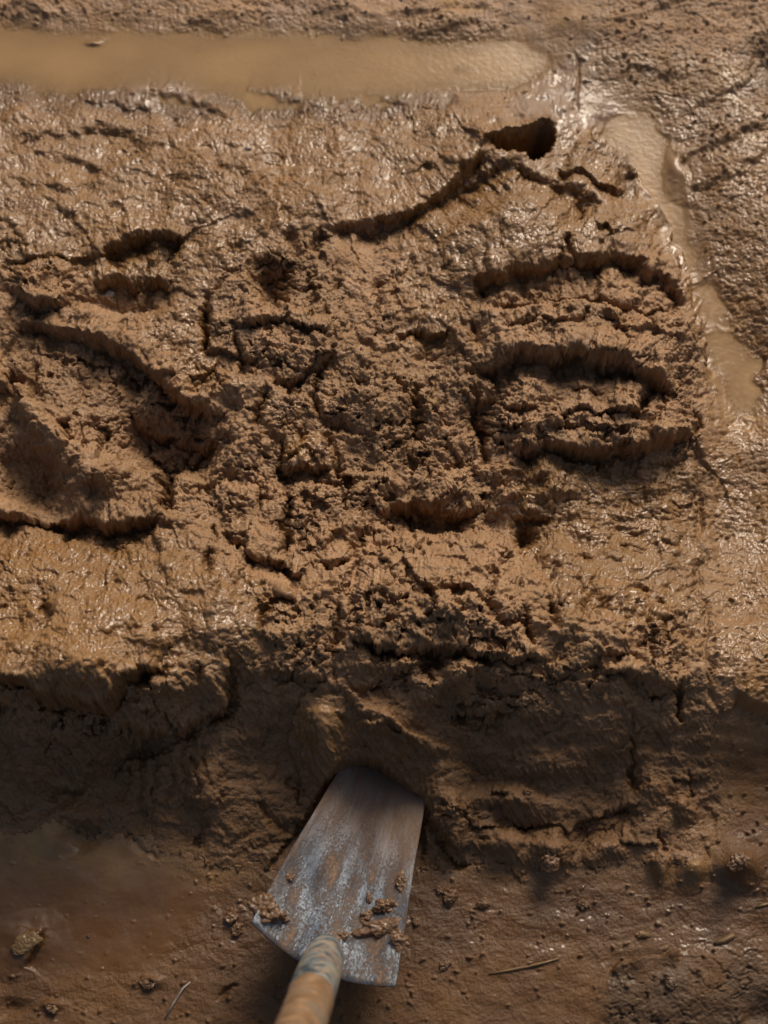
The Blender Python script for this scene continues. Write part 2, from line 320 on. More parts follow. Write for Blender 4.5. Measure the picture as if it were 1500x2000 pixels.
# folds where the blade goes in
ledge([(650, 1330), (610, 1355), (575, 1400), (564, 1450), (588, 1510), (618, 1570)], 11, 26, -6, 24, 3)
lump(625, 1440, 50, 100, 20, -8); crack([(660, 1400), (690, 1440), (690, 1480)], 10, 12); ridge([(655, 1330), (700, 1378), (760, 1425), (830, 1465), (900, 1475)], 11, 12); ridge([(700, 1420), (750, 1440), (800, 1480)], 7, 9); lump(735, 1440, 120, 70, 26, 20); lump(860, 1540, 56, 70, 20); lump(640, 1500, 34, 60, 12, -20)
ledge([(700, 1475), (720, 1440), (760, 1430), (790, 1450)], 5, 14); lump(690, 1390, 30, 46, -7, -20)
# lower slope lumps, foot
for c in ((880, 1610, 46, 60, 15, 10), (980, 1640, 56, 44, 12, 0), (1080, 1665, 34, 40, 14, 0), (1180, 1655, 40, 28, 8, 0), (1000, 1570, 80, 26, 9, 5), (1260, 1560, 30, 50, 8, 20), (1330, 1580, 26, 26, 10, 0),
          (150, 1600, 80, 24, 9, -4), (60, 1520, 50, 60, 10, 30), (180, 1480, 40, 60, 9, 10), (420, 1560, 80, 50, 7, 0), (1440, 1690, 40, 36, 13, 0), (1290, 1700, 20, 40, 7, 0), (1350, 1700, 30, 30, 8, 0), (1060, 1500, 90, 30, 8, 0), (1180, 1450, 60, 60, 7, 0), (1000, 1450, 60, 40, 6, 0)):
    lump(c[0], c[1], c[2], c[3], c[4] * 1.5, c[5])
crack([(840, 1560), (835, 1620), (870, 1680), (930, 1690)], 10, 9); crack([(940, 1560), (990, 1620), (1060, 1610)], 6, 10); crack([(260, 1420), (250, 1480), (180, 1540), (60, 1560)], 6, 9)
crack([(1240, 1420), (1235, 1500), (1240, 1560)], 8, 8); crack([(400, 1600), (390, 1640), (380, 1660)], 6, 7); crack([(500, 1560), (540, 1600), (560, 1640)], 6, 9)
ledge([(880, 1600), (1000, 1618), (1100, 1612), (1200, 1580), (1260, 1570)], 6, 20); crack([(600, 1545), (560, 1510), (590, 1580)], 6, 7)
for k in range(7): crack([(262 + k * 22, 1440 + (k % 3) * 12), (256 + k * 24, 1490), (240 + k * 30, 1560 + (k % 2) * 20)], 3.5, 5)
# right edge trough, right bank
crack([(1362, 860), (1366, 950), (1364, 1080), (1378, 1200), (1390, 1330), (1392, 1450)], 5, 9); ridge([(1345, 880), (1350, 960), (1345, 1080)], 3, 14); ridge([(1395, 900), (1385, 1000), (1390, 1100)], 3, 10)
ledge([(1500, 700), (1465, 750), (1490, 770)], 6, 20, None, 40, 9); ledge([(1310, 320), (1380, 290), (1430, 260), (1520, 230)], 4, 26, None, 40, 9); ledge([(1340, 370), (1400, 350), (1460, 330), (1530, 250)], 4, 26, None, 40, 9)
lump(1320, 340, 30, 46, 6); ledge([(1340, 220), (1400, 190), (1460, 160), (1520, 100)], 3.5, 26, None, 40, 9); lump(1490, 120, 40, 40, -12); lump(1400, 600, 30, 24, -5)
ledge([(1430, 1360), (1480, 1380), (1530, 1400)], 10, 26, None, 40, 9)
# crust patches behind
lump(880, 50, 110, 50, 9); ledge([(780, 50), (800, 25), (860, 25), (900, 10), (960, 15)], 3.5, 14, None, 30, 7); ledge([(860, 75), (900, 60), (940, 45)], 3.5, 12, None, 30, 7)
lump(1180, 60, 130, 60, 5); ledge([(1190, 55), (1250, 30), (1300, 10), (1360, 5)], 3.1, 14, None, 30, 7); ledge([(1200, 150), (1240, 130), (1290, 145), (1310, 160)], 2.3, 14, None, 30, 7)
ledge([(1000, 190), (1050, 190), (1090, 210), (1105, 230)], 2.3, 14, None, 30, 7); ledge([(940, 240), (1000, 235), (1050, 215)], 2.3, 12, None, 30, 7); crack([(1128, 100), (1132, 160), (1130, 205), (1105, 220)], 3, 4)
lump(690, 30, 60, 40, 8); lump(60, 20, 60, 30, 8); ledge([(20, 12), (70, 20), (90, 40)], 2.7, 12, None, 30, 7); lump(186, 84, 22, 9, 7); lump(905, 150, 20, 8, 5)
lump(420, 30, 60, 30, 5); ledge([(600, 15), (640, 30), (680, 20), (740, 40)], 2.0, 10, None, 30, 7)
# near ground
lump(1330, 1930, 150, 80, 9, -10); lump(1190, 1960, 60, 50, 4); lump(1490, 1980, 40, 30, -10); ledge([(1180, 1900), (1250, 1870), (1330, 1860)], -6, 20, -2, 20)
lump(60, 1845, 60, 44, 6, -30); ledge([(50, 1890), (75, 1850), (82, 1815)], 6, 10, 2, 20); lump(290, 1920, 30, 12, 4); crack([(420, 1960), (440, 1930), (470, 1925)], 4, 4)
lump(100, 1965, 26, 12, 6); lump(20, 1970, 30, 14, -6)

FEAT = np.where(FEAT < 0, FEAT * np.where(FEAT < -60, 1.0, 1.3), FEAT * 1.35)
OVX *= 1.3; OVY *= 1.3
# unnamed smaller breaks all over the heap
for k in range(240):
    x = RJ.uniform(-380, 1360); y = RJ.uniform(240, 1680)
    up = y < 430 or (x < 480 and 1050 < y < 1290)
    a = RJ.gauss(0, .35) + (.35 * math.sin(x / 190 + y / 260)); L = RJ.uniform(28, 110); A = RJ.uniform(2.5, 8) * (.3 if up else 1) * (.7 if x > 1000 and 900 < y < 1200 else 1)
    if 470 < x < 880 and y > 1330 or (y > 1400 and RJ.random() < .5): continue
    c, sn = math.cos(a), math.sin(a); bow = RJ.uniform(-.3, .3) * L
    pts = [(x - c * L / 2, y - sn * L / 2), (x - sn * bow, y + c * bow), (x + c * L / 2, y + sn * L / 2)]
    if RJ.random() < .62: ledge(pts, A, RJ.uniform(9, 22), A * .5, RJ.uniform(14, 30), 8 if up else 2)
    elif not up: crack([(p[1] - y + x, p[0] - x + y) for p in pts], A * .9, RJ.uniform(3, 7))
for k in range(110):
    x = RJ.uniform(-300, 1380); y = RJ.uniform(480, 1660)
    if 470 < x < 880 and y > 1330: continue
    r = RJ.uniform(10, 34); lump(x, y, r * 1.3, r, RJ.choice((-1, -1, 1)) * r * RJ.uniform(.2, .42), RJ.uniform(-40, 40))

# --- zones
HEAPD = polymask([(-480, 90), (-60, 135), (60, 150), (180, 172), (300, 182), (440, 186), (560, 184), (700, 180), (860, 186), (905, 205), (945, 232), (985, 250), (1060, 232), (1110, 242), (1145, 256),
                  (1190, 295), (1232, 345), (1285, 425), (1320, 510), (1350, 610), (1385, 700), (1402, 750), (1385, 800), (1372, 880), (1368, 1000), (1372, 1100), (1384, 1230),
                  (1392, 1350), (1398, 1480), (1420, 1600), (1370, 1690), (1200, 1690), (1050, 1700), (900, 1692), (800, 1700), (560, 1700), (430, 1690), (350, 1660), (260, 1628), (150, 1618), (0, 1632), (-480, 1660)], None)
HEAPD_ = 0
def zone(*polys, soft=26):
    m = 0
    for p in polys: m = np.maximum(m, polymask(p, soft))
    return m
CRUMB = zone([(400, 540), (560, 490), (620, 455), (780, 440), (760, 620), (690, 700), (780, 740), (830, 720), (930, 740), (960, 600), (1010, 570), (1300, 600), (1390, 760), (1360, 870), (990, 900), (960, 980), (1020, 1150), (1110, 1290), (900, 1290), (700, 1290), (660, 1100), (560, 1110), (430, 1060), (350, 960), (440, 880), (560, 880), (520, 760), (470, 740), (400, 690)],
             [(30, 520), (140, 530), (140, 600), (40, 600)], [(60, 690), (130, 660), (300, 720), (400, 800), (440, 860), (330, 900), (200, 890), (110, 850)],
             [(510, 1170), (660, 1190), (660, 1320), (520, 1320)], [(1260, 1210), (1330, 1200), (1330, 1330), (1270, 1330)], [(-100, 1080), (60, 1090), (40, 1200), (-100, 1260)],
             [(720, 1280), (1120, 1290), (1080, 1400), (900, 1420), (720, 1340)], [(830, 1570), (900, 1560), (960, 1640), (960, 1690), (860, 1690)], [(-100, 1340), (60, 1350), (230, 1390), (430, 1360), (420, 1420), (250, 1440), (-100, 1400)],
             )
STRATA = zone([(930, 560), (1100, 520), (1300, 570), (1390, 750), (1360, 880), (1000, 890), (940, 760)], [(1000, 920), (1340, 900), (1340, 1080), (1200, 1100), (1050, 1000)], soft=40)
SMOOTH = np.maximum(zone([(-500, 60), (150, 60), (700, 70), (900, 90), (1000, 150), (850, 188), (200, 175), (-500, 120)], [(-500, 1630), (200, 1630), (330, 1680), (420, 1760), (300, 1900), (-500, 1900)], soft=30),
                    zone([(1130, 235), (1290, 235), (1340, 330), (1350, 480), (1420, 600), (1490, 760), (1460, 860), (1400, 800), (1360, 620), (1270, 420), (1200, 310)], soft=24))
SMOOTH = np.maximum(SMOOTH, zone([(570, 1390), (640, 1340), (700, 1420), (640, 1540), (600, 1530)], soft=14) * .8)
WET = np.maximum(zone([(-500, 60), (900, 60), (1500, 120), (2000, 100), (2000, 1400), (1400, 1380), (1380, 900), (1400, 760), (1290, 480), (1110, 500), (940, 560), (900, 700), (780, 660), (800, 430), (620, 440), (380, 560), (-500, 500)],
                      [(-500, 1040), (300, 1040), (480, 1120), (560, 1180), (480, 1280), (300, 1340), (-500, 1340)], [(980, 910), (1360, 900), (1370, 1260), (1100, 1180), (1010, 1040)], [(260, 610), (400, 560), (420, 700), (520, 780), (560, 860), (500, 760), (380, 760)],
                      [(530, 800), (640, 830), (640, 920), (560, 920)], soft=40), zone([(-500, 1660), (1500, 1700), (1500, 1850), (600, 1880), (-500, 1900)], soft=40))
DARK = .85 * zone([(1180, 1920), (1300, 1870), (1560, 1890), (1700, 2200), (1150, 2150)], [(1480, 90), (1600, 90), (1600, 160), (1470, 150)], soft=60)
BULGE = zone([(-500, 1040), (300, 1060), (520, 1140), (560, 1260), (300, 1340), (-500, 1330)], [(240, 600), (420, 700), (560, 820), (460, 600), (400, 480)], [(820, 420), (1130, 400), (1110, 500), (940, 540), (900, 600), (790, 650)], [(950, 640), (1200, 645), (1330, 690), (1180, 700), (940, 705)], [(960, 730), (1260, 730), (1250, 800), (980, 820)], [(620, 470), (760, 440), (760, 600), (640, 590)], [(430, 930), (520, 920), (560, 1080), (450, 1060)], [(700, 1060), (960, 1060), (940, 1160), (720, 1150)], [(90, 700), (230, 760), (220, 860), (130, 850)], [(500, 1350), (900, 1420), (860, 1600), (500, 1600)], [(1000, 920), (1350, 900), (1350, 1180), (1120, 1150)], soft=40)
NEAR_SHADE = zone([(-600, 1660), (300, 1700), (1380, 1700), (1400, 1440), (2100, 1400), (2100, 2600), (-600, 2600)], soft=90)  # foreground and lower right bank, where shade is painted as darker colour
FLATG = 1 - zone([(-500, -100), (700, -100), (700, 70), (-500, 60)], [(760, 0), (1000, 0), (960, 120), (800, 110)], [(1150, -100), (1900, -200), (1900, 1500), (1340, 1400), (1340, 900), (1420, 760), (1340, 300), (1250, 200), (1160, 120)], soft=40)
ROUGHG = 1 - FLATG

BLADE = polymask([(640, 1500), (700, 1470), (790, 1510), (850, 1570), (800, 1960), (640, 1960), (540, 1900), (450, 1800)], None)
MOUTH = polymask([(652, 1515), (672, 1494), (705, 1483), (742, 1492), (780, 1522), (824, 1562), (834, 1600), (800, 1990), (560, 1990), (440, 1800), (600, 1590)], None)

def surface(x, y):
    """total mud surface (mm) and its masks at world x, y"""
    zm = macro(x, y)
    px, py = project(x, y, zm / 1000)
    inb = (px > X0 + 20) & (px < X1 - 20) & (py > Y0 + 20) & (py < Y1 - 20)
    wx = fbm(px / 60, py / 60, 11, 3) * 9 + fbm(px / 15, py / 15, 31, 2) * 2.8; wy = fbm(px / 60, py / 60, 57, 3) * 9 + fbm(px / 15, py / 15, 71, 2) * 2.8
    qx, qy = px + wx, py + wy
    hd = samp(HEAPD, qx + 1.2 * wx + 14 * gn(px / 45, py / 45, 303), qy + .6 * wy); heap = sst(-6, 30, hd)
    cr = samp(CRUMB, qx, qy); sr = samp(STRATA, qx, qy); sm = samp(SMOOTH, qx, qy); wet = samp(WET, qx, qy); dk = samp(DARK, qx + 3 * wx + 40 * gn(px / 70, py / 70, 305), qy + 3 * wy + 40 * gn(px / 70, py / 70, 307)); nr = samp(NEAR_SHADE, qx + 4 * wx, qy + 4 * wy); rg = samp(ROUGHG, qx, qy)
    f = samp(FEAT, px + .3 * wx + .7 * 9 * fbm(px / 60, py / 60, 11, 2), py + .3 * wy + .7 * 9 * fbm(px / 60, py / 60, 57, 2))
    cr = np.clip(cr + .35 * fbm(px / 70, py / 70, 91, 2) * heap, 0, 1)
    bl = samp(BULGE, qx, qy)
    mid = sst(400, 560, py) * (.25 + .75 * sst(1420, 1320, py)) * heap * (1 - .7 * bl)
    z = zm + f
    z += heap * (1 - .5 * sm) * ((5.0 + 3 * mid) * fbm(px / 150, py / 120, 3, 2) + (2.0 + 4.5 * mid) * billow((px + 2 * wx) / 74, (py + 2 * wy) / 56, 5, 2) + 1.4 * mid * billow((px + wx) / 33, (py + wy) / 24, 6, 1))
    # horizontal layers of the cut block
    z += heap * sr * (4.2 * billow(qx / 150, qy / 30, 23, 2, .35) + .8 * billow(qx / 40, qy / 9, 29, 2))
    zh = 0; PX0, PY0 = px, py       # fine relief reads depth too, so steep faces are not combed
    px = px - .55 * f * heap; py = py - (.9 * f + .35 * zm) * heap; wx = fbm(px / 60, py / 60, 11, 3) * 9 + fbm(px / 15, py / 15, 31, 2) * 2.8; wy = fbm(px / 60, py / 60, 57, 3) * 9 + fbm(px / 15, py / 15, 71, 2) * 2.8
    # wet skin: soft wavelets with rounded tops
    wvx = px + 1.5 * wx; wvy = py + 1.5 * wy + .12 * px
    w1, w2, wi = worley((px + wx) / 13, (py + wy) / 10, 33); w3, w4, wj = worley((px - wx * .6) / 7, (py + wy * .5) / 5.6, 35)
    sm2 = sst(-.4, .3, fbm(px / 160, py / 110, 313, 2)); blob = (.45 + .55 * sm2) * 2.3 * (.4 - w1 * w1) * (.5 + .9 * sst(-.4, .5, fbm(px / 50, py / 40, 37, 2))) + 1.2 * (.4 - w3 * w3) + .8 * (wi - .5)
    wetw = (1 - .8 * cr) * (heap * (1 - sm) + .55 * rg * (1 - heap))
    zh += wetw * (1 - .45 * sst(1340, 1420, PY0) * heap) * (2.6 * fbm(wvx / 70, wvy / 34, 41, 2) + 1.0 * fbm(wvx / 30, wvy / 18, 43, 1) + blob)
    # crumbs: clods parted by cracks, pits, grains
    d1, d2, idv = worley((px + wx * 1.6) / 50, (py + wy * 1.6) / 36, 5)
    e1 = sst(0, .13, d2 - d1)
    d1b, d2b, idb = worley((px + wx * .9) / 13, (py + wy * .9) / 10, 9)
    smear = .3 + .7 * sst(-.3, .25, fbm(px / 130, py / 100, 311, 2)); part = sst(-.15, .4, fbm(px / 90, py / 90, 77, 2)); part2 = sst(-.2, .5, fbm(px / 48, py / 40, 79, 2))
    d1c, d2c, idc = worley((px + wx * .3) / 5.2, (py + wy * .3) / 4.6, 15)
    cr = np.maximum(cr * (1 - .15 * sst(1420, 1500, PY0) * (PY0 < 1800)), .8 * dk); crw = cr * smear * (.35 + .65 * heap) * (1 - .5 * bl) * (1 - .4 * sr)
    zh += crw * (part * (e1 - 1) * 12 + (idv - .5) * 7 * part + part2 * (idb - .5) * 1.3 + (.5 - d1b) * 1.0 * part2 + (.5 - d1c) * 1.9)
    pits = sst(.42, .62, fbm((px + wx) / 26, (py + wy) / 17, 63, 3)); zh -= crw * pits * 13
    pits2 = sst(.35, .6, fbm(px / 9, py / 7, 163, 2)); zh -= crw * pits2 * (1 + 3 * part)
    zh += crw * (.7 * fbm(px / 13, py / 10, 66, 3))
    # grains everywhere, less on slurry
    gr = (1 - .85 * sm)
    zh += gr * ((.32 + .45 * cr) * fbm(px / 7, py / 6, 83, 3) + 1.0 * heap * (.5 - d1c))
    zh += (1 - heap) * sst(190, 120, PY0) * 2.6 * fbm(px / 210, py / 70, 321, 3)
    zh += (1 - heap) * (1.6 * fbm(px / 60, py / 45, 97, 3) * (1 - .7 * sm) + rg * (.9 * billow(qx / 44, qy / 30, 99, 2)) + (1 - .8 * sm) * ((.8 + 1.1 * rg) * (.4 - w3 * w3) + 1.9 * rg * sm2 * (.4 - w1 * w1) + 3.2 * np.clip(.16 - w1 * w1, 0, 1) / .16 * (wi > .94) * (.5 + wj)))
    px, py = PX0, PY0; z = z + zh
    # mouth carved under the blade
    mo = samp(MOUTH, px + wx * .5, py + wy * .5)
    k = sst(-3, 5, mo); zh = zh * (1 - k) * inb
    z = z * (1 - k) + np.minimum(z, 4 + 1.2 * fbm(px / 30, py / 30, 131, 3) - 3 * sst(1750, 1600, py)) * k
    z = np.where(inb, z, zm + 2 * fbm(x * 20, y * 20, 3, 3) + fbm(x * 90, y * 90, 5, 2))
    hd = np.where(inb, hd, np.where((px < 0) & (py > 100) & (py < 1650), 100, -100))
    far = np.sqrt((np.maximum(np.abs(x) - .95, 0)) ** 2 + np.maximum(np.abs(y - .1) - 1.0, 0) ** 2)
    z = z * sst(.9, .1, far) + (6 * fbm(x * 3, y * 3, 3, 3)) * sst(.1, .9, far)
    hd = np.where(far > .35, -100, hd)
    hk = sst(-2, 16, samp(HOLE, qx, qy)) * 1.0
    ox = samp(OVX, qx, qy) * heap * (1 - k) * inb; oy = -samp(OVY, qx, qy) * heap * (1 - k) * inb + 92 * hk * inb
    return z, hd, cr, wet, dk + 10 * (nr > 2), sm, px, py, ox / 1000, oy / 1000, zh

# ---------------------------------------------------------------- object helpers
def tag(o, label=None, cat=None, group=None, kind=None):
    if label: o['label'] = label
    if cat: o['category'] = cat
    if group: o['group'] = group
    if kind: o['kind'] = kind
    return o
def link(name, me, mat=None, parent=None):
    o = bpy.data.objects.new(name, me); COL.objects.link(o)
    if mat: me.materials.append(mat)
    if parent: o.parent = parent
    return o
def empty(name, loc=(0, 0, 0), rot=(0, 0, 0)):
    o = bpy.data.objects.new(name, None); COL.objects.link(o); o.location = loc; o.rotation_euler = rot; o.empty_display_size = .05; return o
def grid_mesh(name, X, Y, Z, keep=None, attrs={}):
    ny, nx = X.shape
    co = np.stack([X, Y, Z], -1).reshape(-1, 3).astype(np.float32)
    idx = np.arange(ny * nx).reshape(ny, nx)
    q = np.stack([idx[:-1, :-1], idx[:-1, 1:], idx[1:, 1:], idx[1:, :-1]], -1).reshape(-1, 4)
    if keep is not None:
        kk = keep.reshape(-1)[q].any(1); q = q[kk]
        used = np.zeros(ny * nx, bool); used[q.reshape(-1)] = True
        mp = np.cumsum(used) - 1; q = mp[q]; co = co[used]
    else: used = np.ones(ny * nx, bool)
    me = bpy.data.meshes.new(name); me.vertices.add(len(co)); me.vertices.foreach_set('co', co.ravel())
    me.loops.add(q.size); me.loops.foreach_set('vertex_index', q.ravel().astype(np.int32))
    me.polygons.add(len(q)); me.polygons.foreach_set('loop_start', np.arange(0, q.size, 4, dtype=np.int32))
    me.update(calc_edges=True); me.shade_smooth()
    for k, v in attrs.items():
        a = me.attributes.new(k, 'FLOAT', 'POINT'); a.data.foreach_set('value', v.reshape(-1)[used].astype(np.float32))
    return me
def rough3(X, Y, Z, amp, s, fine):
    """push fine relief out along the surface normal of the large forms"""
    B = Z.copy()
    for _ in range(2): B[1:-1, 1:-1] = (B[1:-1, 1:-1] * 2 + B[:-2, 1:-1] + B[2:, 1:-1] + B[1:-1, :-2] + B[1:-1, 2:]) / 6
    gy_, gx_ = np.gradient(B); dx = np.gradient(HX, axis=1); dy = np.gradient(HY, axis=0)
    nx = -gx_ / dx; ny = -gy_ / dy; l = np.sqrt(1 + nx * nx + ny * ny); steep = np.clip((l - 1.1) * 1.6, 0, 1)
    u = X + .75 * Z; v = Y - .85 * Z
    d = amp * steep * (fbm(u / s, v / s, 201, 3) + .6 * billow(u / s * 1.7, v / s * 1.7, 207, 2)) + fine
    return X + d * nx / l, Y + d * ny / l, Z + d / l
def axis(a, b, step, lo, hi, grow=1.18):
    m = list(np.arange(a, b, step)); s = step; v = a
    L = []
    while v > lo: s *= grow; v -= s; L.append(v)
    s = step; v = m[-1]; R = []
    while v < hi: s *= grow; v += s; R.append(v)
    return np.array(L[::-1] + m + R)

# ---------------------------------------------------------------- materials
def newmat(name):
    m = bpy.data.materials.new(name); m.use_nodes = True; t = m.node_tree; t.nodes.clear()
    o = t.nodes.new('ShaderNodeOutputMaterial'); b = t.nodes.new('ShaderNodeBsdfPrincipled'); t.links.new(b.outputs[0], o.inputs[0])
    return m, t, b
def N(t, typ, ins={}, **kw):
    n = t.nodes.new(typ)
    for k, v in kw.items(): setattr(n, k, v)
    for k, v in ins.items():
        if isinstance(v, bpy.types.NodeSocket): t.links.new(v, n.inputs[k])
        else: n.inputs[k].default_value = v
    return n
def noise(t, co, scale, detail=4, rough=.55, dist=0):
    return N(t, 'ShaderNodeTexNoise', {'Vector': co, 'Scale': scale, 'Detail': detail, 'Roughness': rough, 'Distortion': dist}).outputs[0]
def ramp(t, f, stops):
    r = t.nodes.new('ShaderNodeValToRGB'); t.links.new(f, r.inputs[0]); e = r.color_ramp.elements
    while len(e) < len(stops): e.new(.5)
    for k, (p, c) in enumerate(stops):
        e[k].position = p; e[k].color = (c, c, c, 1) if not hasattr(c, '__len__') else (*c[:3], 1)
    return r.outputs[0]
def mix(t, f, a, b, bt='MIX'):
    n = t.nodes.new('ShaderNodeMix'); n.data_type = 'RGBA'; n.blend_type = bt
    for i, v in ((0, f), (6, a), (7, b)):
        if isinstance(v, bpy.types.NodeSocket): t.links.new(v, n.inputs[i])
        else: n.inputs[i].default_value = v if not hasattr(v, '__len__') or len(v) == 4 else (*v, 1)
    return n.outputs[2]
def mth(t, op, a, b=0, clamp=False):
    n = t.nodes.new('ShaderNodeMath'); n.operation = op; n.use_clamp = clamp
    for i, v in ((0, a), (1, b)):
        if isinstance(v, bpy.types.NodeSocket): t.links.new(v, n.inputs[i])
        else: n.inputs[i].default_value = v
    return n.outputs[0]
def attr(t, name): return N(t, 'ShaderNodeAttribute', attribute_name=name).outputs['Fac']

DRYC = (.37, .208, .098); WETC = (.24, .115, .026); SLURC = (.33, .19, .075)
def mud(name, ground=False):
    m, t, b = newmat(name)
    co = N(t, 'ShaderNodeNewGeometry').outputs['Position']
    wet = attr(t, 'wet'); sm = attr(t, 'slurry'); dk = attr(t, 'dark'); cr = attr(t, 'crumb')
    n1 = noise(t, co, 9, 4); n2 = noise(t, co, 60, 4); n3 = noise(t, co, 420, 3)
    c = mix(t, wet, DRYC, WETC)
    c = mix(t, sm, c, SLURC)
    c = mix(t, ramp(t, n1, [(.38, 0), (.66, .75)]), c, (.22, .12, .045))
    c = mix(t, ramp(t, n2, [(.3, .55), (.7, 0)]), c, (.17, .09, .038))
    c = mix(t, mth(t, 'MULTIPLY', ramp(t, n3, [(.55, 0), (.72, .5)]), mth(t, 'SUBTRACT', 1.0, mth(t, 'MULTIPLY', wet, .85))), c, (.44, .31, .21))
    if ground:      # ochre clay showing through, grey cement smears
        cst = attr(t, 'crust')
        n4 = noise(t, co, 7, 6, .65, .4)
        c = mix(t, mth(t, 'MULTIPLY', cst, ramp(t, n4, [(.56, 0), (.66, .6)])), c, (.38, .22, .07))
        n5 = noise(t, co, 5.3, 7, .7, .6)
        c = mix(t, mth(t, 'MULTIPLY', cst, ramp(t, n5, [(.52, 0), (.66, .7)])), c, (.22, .15, .11))
    c = mix(t, attr(t, 'near'), c, mix(t, ramp(t, noise(t, co, 11, 4), [(.4, 0), (.65, 1)]), (.098, .043, .011), (.130, .057, .012)))  # near: painted shade of foreground and slope, also the soaked waterline
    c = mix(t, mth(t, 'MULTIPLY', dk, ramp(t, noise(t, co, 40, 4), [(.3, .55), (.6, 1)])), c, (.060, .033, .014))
    t.links.new(c, b.inputs['Base Color'])
    r = mix(t, wet, (.5,) * 3, (.30,) * 3); r = mix(t, sm, r, (.28,) * 3)
    rn = ramp(t, noise(t, co, 35, 3), [(.35, -.0), (.7, .28)])
    rr = mth(t, 'ADD', r, mth(t, 'MULTIPLY', rn, 1.0), True); t.links.new(rr, b.inputs['Roughness'])
    b.inputs['Specular IOR Level'].default_value = .5
    cw_ = mth(t, 'MULTIPLY', mth(t, 'ADD', mth(t, 'MULTIPLY', wet, .8), .2), ramp(t, noise(t, co, 28, 3), [(.4, .08), (.62, .62)]))
    t.links.new(cw_, b.inputs['Coat Weight']); b.inputs['Coat Roughness'].default_value = .10; b.inputs['Coat IOR'].default_value = 1.55
    h = mth(t, 'ADD', mth(t, 'MULTIPLY', n3, 1.0), mth(t, 'MULTIPLY', noise(t, co, 1100, 2), .6))
    s = mth(t, 'SUBTRACT', .75, mth(t, 'MULTIPLY', sm, .6))
    bp = N(t, 'ShaderNodeBump', {'Height': h, 'Distance': .0014, 'Strength': s}); t.links.new(bp.outputs[0], b.inputs['Normal'])
    return m
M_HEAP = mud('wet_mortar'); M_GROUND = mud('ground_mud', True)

def slurry_mat():
    m, t, b = newmat('slurry')
    co = N(t, 'ShaderNodeNewGeometry').outputs['Position']
    c = mix(t, ramp(t, noise(t, co, 6, 4), [(.35, 0), (.7, 1)]), (.36, .222, .103), (.40, .252, .118))
    c = mix(t, ramp(t, noise(t, co, 300, 2), [(.66, 0), (.74, .5)]), c, (.16, .09, .05))
    t.links.new(c, b.inputs['Base Color']); t.links.new(ramp(t, attr(t, 'depth'), [(0, .12), (.3, .6), (1, .93)]), b.inputs['Alpha']); b.inputs['Roughness'].default_value = .16; b.inputs['IOR'].default_value = 1.33
    bp = N(t, 'ShaderNodeBump', {'Height': noise(t, co, 150, 3), 'Distance': .001, 'Strength': .35}); t.links.new(bp.outputs[0], b.inputs['Normal'])
    return m
M_SLURRY = slurry_mat()

# ---------------------------------------------------------------- ground, heap, slurry
STEP = .0011
ax = axis(-.60, .60, STEP, -14, 14); ay = axis(-.70, .86, STEP * 1.05, -14, 14)
GX, GY = np.meshgrid(ax, ay)
Z, HD, CR, WT, DK, SM, PX, PY, OX, OY, ZF = surface(GX, GY)
ZG = Z - np.clip(HD, 0, 40) * .7 - sst(40, 110, HD) * 260
WT_G = np.clip(WT, 0, 1)
fm = (HD < 60) | (np.abs(GX) > .55)
me = grid_mesh('ground', GX, GY, ZG / 1000, None, {'crust': 1 - sst(1180, 1260, PX) * sst(230, 300, PY) * sst(1500, 1400, PY), 'near': np.clip(samp(NEAR_SHADE, PX + 40 * gn(PX / 90, PY / 90, 5), PY + 40 * gn(PX / 90, PY / 90, 6)), 0, 1), 'wet': WT_G, 'dark': DK, 'slurry': SM, 'crumb': CR})  # near: dimmer foreground light put into the ground colour
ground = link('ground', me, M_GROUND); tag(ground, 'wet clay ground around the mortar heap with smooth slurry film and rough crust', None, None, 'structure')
# heap
STEP = .0009
ax = axis(-.60, .56, STEP, -1.1, .62, 1.10); hy0 = float(at(750, 1760, 0)[1]); hy1 = float(at(750, 120, .0)[1]) + .03
ay = np.arange(hy0, hy1, STEP * 1.05)
HX, HY = np.meshgrid(ax, ay)
Z, HD, CR, WT, DK, SM, PX, PY, OX, OY, ZF = surface(HX, HY)
ZH = Z + np.minimum(HD, 0) * .8
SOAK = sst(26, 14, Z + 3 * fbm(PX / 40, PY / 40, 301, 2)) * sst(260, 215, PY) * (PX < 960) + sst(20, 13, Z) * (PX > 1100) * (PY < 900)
QX, QY, QZ = rough3(HX + OX, HY + OY, (ZH - ZF) / 1000, .0022 + .006 * sst(20, -20, ZH), .0055, ZF / 1000)
me = grid_mesh('mortar_heap', QX, QY, QZ, HD > -14, {'near': np.maximum(.85 * SOAK, .55 * sst(1330, 1470, PY + 50 * gn(PX / 120, PY / 90, 77))), 'wet': WT, 'dark': DK, 'slurry': SM, 'crumb': CR})  # near: soaked waterline, plus lower slope shade painted into the colour
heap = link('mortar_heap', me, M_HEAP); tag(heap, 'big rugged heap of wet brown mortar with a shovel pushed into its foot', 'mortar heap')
# slurry lying level behind the heap and in the channel to its right
WL = 9.0
wxa = np.arange(-.75, .62, .0013); wya = np.arange(float(at(750, 850, .009)[1]), float(at(750, 20, .009)[1]), .0013)
WXg, WYg = np.meshgrid(wxa, wya)
Zs, HDs, _a, _b, _c, _d, wpx, wpy, _e, _f, _g = surface(WXg, WYg)
dep = WL - Zs
men = WL + 1.4 * np.exp(-np.clip(dep, 0, 99) / .8)
inside = (wpy < 230) | ((wpx > 1120) & (wpy < 860))
me = grid_mesh('slurry_pool', WXg, WYg, men / 1000, (dep > -3) & inside, {'depth': np.clip(dep / 9, 0, 1)})
pool = link('slurry_pool', me, M_SLURRY); tag(pool, 'smooth tan slurry water lying behind and beside the heap', None, None, 'structure')

